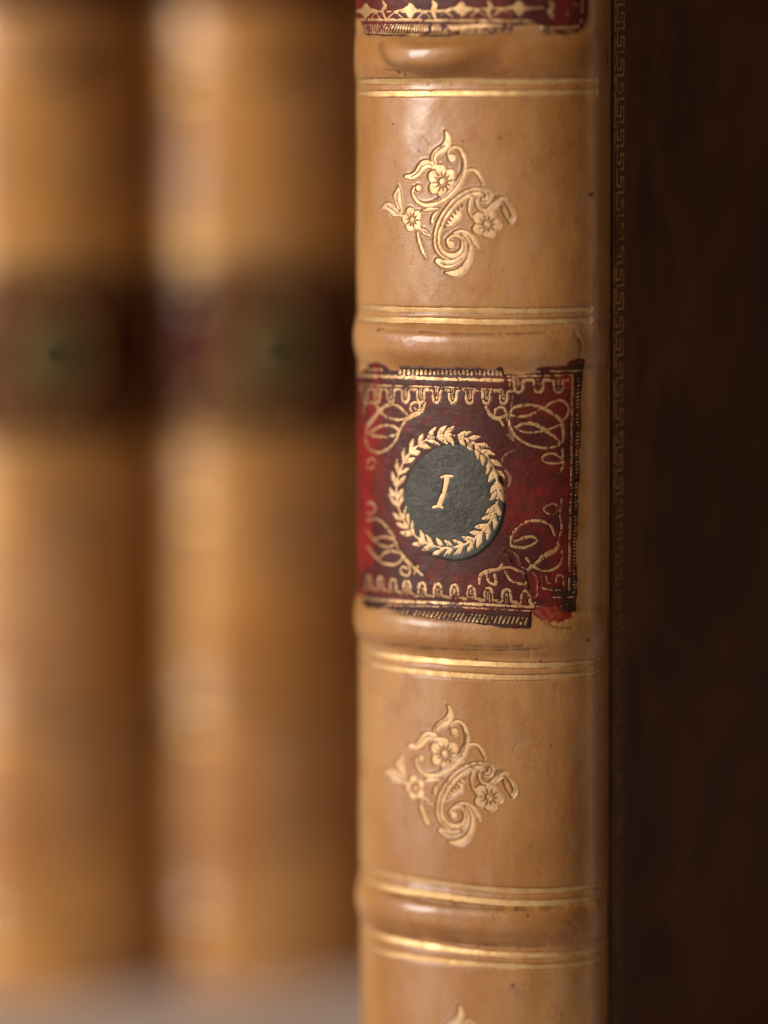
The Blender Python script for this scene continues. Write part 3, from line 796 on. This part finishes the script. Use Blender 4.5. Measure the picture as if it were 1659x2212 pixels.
rows = sp.field()
for pts, w in (([(60, 138), (1010, 140)], 52), ([(1050, 160), (1540, 120)], 40), ([(1520, 120), (1512, 600), (1492, 1100), (1484, 1720)], 62), ([(80, 1660), (230, 1675)], 90), ([(280, 1735), (700, 1765), (1190, 1800)], 74), ([(1380, 1620), (1490, 1700)], 110), ([(1200, 1690), (1300, 1660)], 50)):
    sp.stroke(rows, LAB(pts), w * KLAB, pad=1.0)
rows += 0.35 * (midS - 0.5)
rowd = 0.88 * smooth(rows, -0.14, 0.10)
edge = lambda F: np.clip(0.95 * smooth(-F, -0.42, -0.02) * smooth(midS + 0.25 * smooth(-F, -0.3, 0), 0.40, 0.62), 0, 1)
fresh = 0.75 * np.exp(-((S - s_of_t(math.radians(-50))) / 3.4) ** 4) * smooth(fbm(S / 2.5, Z / 4, 222, 3), 0.36, 0.58)
fresh = np.maximum(fresh, 0.22 * smooth(S, 6.5, 9.0) * smooth(fbm(S / 1.6, Z / 1.6, 223, 3), 0.50, 0.66))
dullf = 0.9 * np.exp(-((S - s_of_t(math.radians(-8))) / 5.5) ** 4) * smooth(midS, 0.25, 0.6)  # brown of the label's middle: wear, with window sheen put into the colour
vl = grid_mesh('volume_label', spine_xyz(S, Z, HL), quads(LABF, -0.15), M_label, book,
               {'stain_shade': np.maximum(np.maximum(edge(LABF), rowd), 0.8 * smooth(-MEDF, -0.05, 0.0) * smooth(MEDF, -0.22, -0.02)), 'dull': dullf, 'fresh': fresh, 'torn': np.clip(0.8 * np.exp(-((tear + 0.05) / 0.07) ** 2) * smooth(fineS, .45, .6) + 0.8 * smooth(scuff, -0.02, 0.05), 0, 1)})
vl['label'] = 'worn red leather label with gold key borders and a green disc'
med = grid_mesh('medallion', spine_xyz(S, Z, HM), quads(MEDF, -0.12), M_med, vl)
grid_mesh('gilt_border', spine_xyz(S, Z, top + np.clip(GL * 0.45, -0.08, 0.015)), quads(GL, -0.09), M_goldlab, vl)
grid_mesh('gilt_wreath', spine_xyz(S, Z, topm + np.clip(WR * 0.45, -0.08, 0.02)), quads(WR, -0.09), M_gold, vl)
grid_mesh('numeral', spine_xyz(S, Z, topm + np.clip(NU * 0.45, -0.08, 0.02)), quads(NU, -0.09), M_gold, vl)
tl = grid_mesh('title_label', spine_xyz(S, Z, HT), quads(TLF, -0.15), M_label, book, {'stain_shade': edge(TLF), 'dull': dullf * 0.8, 'torn': np.zeros(S.shape)})
tl['label'] = 'red leather label cut by the top edge, gold diamonds along its foot'
grid_mesh('gilt_border', spine_xyz(S, Z, top + np.clip(GT * 0.45, -0.08, 0.015)), quads(GT, -0.09), M_goldlab, tl)

# boards with their gilt key border
def board_xyz(side):
    def f(Sy, Zz, Hh):
        return np.stack([side * (A + 0.05 + Hh), Sy, Zz], -1)
    return f
def make_board(side, parent, fine=True):
    yy = np.concatenate([BOARD_Y + 0.2 * (1 - np.cos(np.linspace(0, np.pi / 2, 6))) , np.arange(BOARD_Y + 0.25, BOARD_Y + 5.2, 0.07 if fine else 0.5), np.linspace(BOARD_Y + 6, 128, 60 if fine else 12)])
    zz = np.arange(0, BOOK_H + 1.5, 0.075 if fine else 3.0)
    b = Sheet(yy, zz)
    hh = -0.3 * (1 - np.sqrt(np.clip(1 - ((BOARD_Y + 0.2 - b.S) / 0.2).clip(0, 1) ** 2, 0, 1)))
    hh += 0.05 * (fbm(b.S / 3, b.Z / 3, 400, 3) - 0.5) * (b.S > BOARD_Y + 0.6)
    o = box_mesh('cover_board', side * (A - 2.7) if side > 0 else -(A - 0.35), side * (A - 0.35) if side > 0 else -(A - 2.7), BOARD_Y + 0.15, 127.8, 0.2, BOOK_H + 1.2, M_board, parent, 0.3)
    edg = np.exp(-((b.S - (BOARD_Y + 2.0)) / 1.9) ** 4) * 0.7
    sk = grid_mesh('board_leather', board_xyz(side)(b.S, b.Z, hh), None, M_board, o, {'edge': edg}, flip=side < 0)
    if fine:
        G = b.field()
        b.stroke(G, [(BOARD_Y + 0.22, 0), (BOARD_Y + 0.22, BOOK_H + 1)], 0.20, False)
        per = 2.72; u0 = BOARD_Y + 0.62; uw = 2.15
        n = int(BOOK_H / per)
        for i in range(n):
            zt = BOOK_H - 2.0 - i * per
            if zt < 25 or zt > 160: continue
            L = [(0.97, 0.0), (0.06, 0.0), (0.06, 0.74), (0.58, 0.74), (0.58, 0.36), (0.97, 0.36), (0.97, 1.0)]
            b.stroke(G, [(u0 + u * uw, zt - v * per) for u, v in L], 0.30, False)
        fz = fbm(b.S / 0.5, b.Z / 0.5, 410, 3); mz = fbm(b.S / 3, b.Z / 9, 411, 3)
        G -= 0.14 * smooth(fz, 0.55, 0.8) + 0.12 * smooth(mz, 0.55, 0.75) + 0.10 * smooth(-b.Z, -104, -72)
        grid_mesh('gilt_key_border', board_xyz(side)(b.S, b.Z, hh + np.clip(G * 0.4, -0.08, 0.02)), quads(G, -0.1), M_golddull, o)
    return o
ob = make_board(1, book); ob['label'] = 'dark brown marbled board with a dull gold Greek key edge'
make_board(-1, book, False)
box_mesh('page_block', -(A - 2.9), A - 2.9, 0.5, 122, 2.5, BOOK_H - 2.5, M_paper, book, 0.4)
# leather turned into the joints
def joint(side, parent):
    a = np.linspace(0, 1, 14); zz = np.linspace(0.2, BOOK_H, 120)
    Aa, Zz = np.meshgrid(a, zz)
    X = A - 0.05 - 1.3 * np.sin(Aa * np.pi) ** 0.7; Y = -0.15 + (BOARD_Y + 0.6) * Aa
    grid_mesh('joint', np.stack([side * X, Y, Zz], -1), None, M_leather, parent, None, flip=side < 0)
joint(1, book); joint(-1, book)

# ------------------------------------------------------------------ the two books behind, and one added unseen
cs = Sheet(np.linspace(-SMAX, SMAX, 150), np.arange(0, BOOK_H + 0.1, 0.35))
Hc = spine_height(cs.S, cs.Z, False)
def back_book(label, loc, rz, c_off=0.0):
    r = make_root('leather_bound_book', label, 'book', loc, rz)
    zero = np.zeros(cs.S.shape)
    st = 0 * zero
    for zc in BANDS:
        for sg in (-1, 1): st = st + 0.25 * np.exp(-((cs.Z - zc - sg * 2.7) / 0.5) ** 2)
    s = grid_mesh('spine', spine_xyz(cs.S, cs.Z, Hc), None, M_backleather, r, {'stain_shade': np.clip(st + 0.9 * (fbm(cs.S / 9 + c_off, cs.Z / 7, 520, 3) - 0.52), 0, 1), 'pale': np.clip(2.2 * (fbm(cs.S / 8 - c_off, cs.Z / 12, 521, 3) - 0.48), 0, 0.35), 'dye': zero})
    for zc in BANDS[:5]:
        for sg in (-1, 1):
            F = cs.field(); cs.stroke(F, [(-SMAX + 3, zc + sg * 4.2), (SMAX - 3, zc + sg * 4.2)], 1.5, False, 1.0)
            grid_mesh('gilt_line', spine_xyz(cs.S, cs.Z, Hc + np.clip(F * 0.4, -0.1, 0.05)), quads(F, -0.4), M_backgold, s)
    def patch(name, z0, z1, mat, par):
        F = cs.field(); w = s_of_t(math.radians(72))
        cs.poly(F, [(-w, z0), (w, z0), (w, z1), (-w, z1)], 1.5)
        return grid_mesh(name, spine_xyz(cs.S, cs.Z, Hc + np.clip(F * 0.5, -0.2, 0.15)), quads(F, -0.5), mat, par, {'stain_shade': np.clip(0.42 + 1.6 * (fbm(cs.S / 5 + c_off, cs.Z / 5, 500, 3) - 0.5), 0, 1), 'dull': zero, 'torn': zero})
    zl0, zl1 = BACKLAB
    v = patch('volume_label', zl0, zl1, M_backlabel, r)
    F = cs.field(); c = (0.0, (zl0 + zl1) / 2)
    cs.poly(F, [(c[0] + 5.7 * math.cos(a), c[1] + 6.2 * math.sin(a)) for a in a_], 1.5)
    grid_mesh('medallion', spine_xyz(cs.S, cs.Z, Hc + 0.15 + np.clip(F * 0.6, -0.3, 0.3)), quads(F, -0.5), M_backmed, v)
    w = s_of_t(math.radians(70)); G = cs.field()
    for zz_, ww in ((zl0 + 0.8, 1.0), (zl0 + 3.0, 0.6), (zl1 - 0.8, 1.0), (zl1 - 3.0, 0.6)): cs.stroke(G, [(-w, zz_), (w, zz_)], ww, False, 0.8)
    for sx_ in (-1, 1):
        for zz_ in (zl0 + 7, zl1 - 7):
            cs.stroke(G, [(sx_ * 9 + 3.0 * math.cos(a), zz_ + 2.4 * math.sin(a)) for a in np.linspace(0, 2 * np.pi, 20)], 0.6, False, 0.8)
    G -= 0.9 * (fbm(cs.S / 1.2 + c_off, cs.Z / 1.2, 530, 3) - 0.45)
    grid_mesh('gilt_border', spine_xyz(cs.S, cs.Z, Hc + 0.15 + np.clip(G * 0.4, -0.1, 0.06)), quads(G, -0.4), M_golddull, v)
    G = cs.field(); cs.stroke(G, [(5.4 * math.cos(a), c[1] + 6.0 * math.sin(a)) for a in np.linspace(0, 2 * np.pi, 40)], 0.75, False, 0.8)
    G -= 0.6 * (fbm(cs.S / 0.9 + c_off, cs.Z / 0.9, 531, 3) - 0.45)
    grid_mesh('gilt_wreath', spine_xyz(cs.S, cs.Z, Hc + 0.46 + np.clip(G * 0.4, -0.1, 0.06)), quads(G, -0.4), M_golddull, v)
    patch('title_label', BANDS[0] + 8.5, BANDS[0] + PITCHZ - 3.0, M_label, r)
    make_board(1, r, False); make_board(-1, r, False)
    box_mesh('page_block', -(A - 2.9), A - 2.9, 0.5, 122, 2.5, BOOK_H - 2.5, M_paper, r, 0.4)
    joint(1, r); joint(-1, r)
    return r
def place(px, depth):
    """point on the shelf seen at photo column px at the given depth along the view"""
    d = -math.sin(az), math.cos(az)
    lat = (px - CXP) / FPX * depth
    return (cam_pos[0] + d[0] * depth * math.cos(PITCH) + rt[0] * lat, cam_pos[1] + d[1] * depth * math.cos(PITCH) + rt[1] * lat, 0.0)
BACK_D = 615.0
def back_z(y): return CAMZ - (BACK_D - 8) * math.tan(PITCH + math.atan((y - CYP) / FPX))
BACKLAB = (back_z(960), back_z(552))
p2 = place(568, BACK_D + 6)
rz2 = math.radians(38)
b2 = back_book('blurred tan leather book standing just left of the sharp book, the nearer of the two in the background row', p2, rz2)
dx = 34.4
p1 = (p2[0] - dx * math.cos(rz2), p2[1] - dx * math.sin(rz2), 0)
b1 = back_book('blurred tan leather book at the left edge, on the far side of the other blurred book', p1, rz2, 20.0)
b2['label'] = 'out-of-focus tan book standing between the sharp book and the left edge book'
b1['label'] = 'out-of-focus tan book at the left edge, furthest from the sharp book'
p3 = (p2[0] + dx * math.cos(rz2), p2[1] + dx * math.sin(rz2), 0)  # unseen added book; keeps the blur beside the sharp book from greying
b3 = back_book('tan book added unseen behind the sharp book to fill its blurred edge', p3, rz2, 40.0)
for o in (b1, b2, b3): o['group'] = 'blurred books in the row behind'
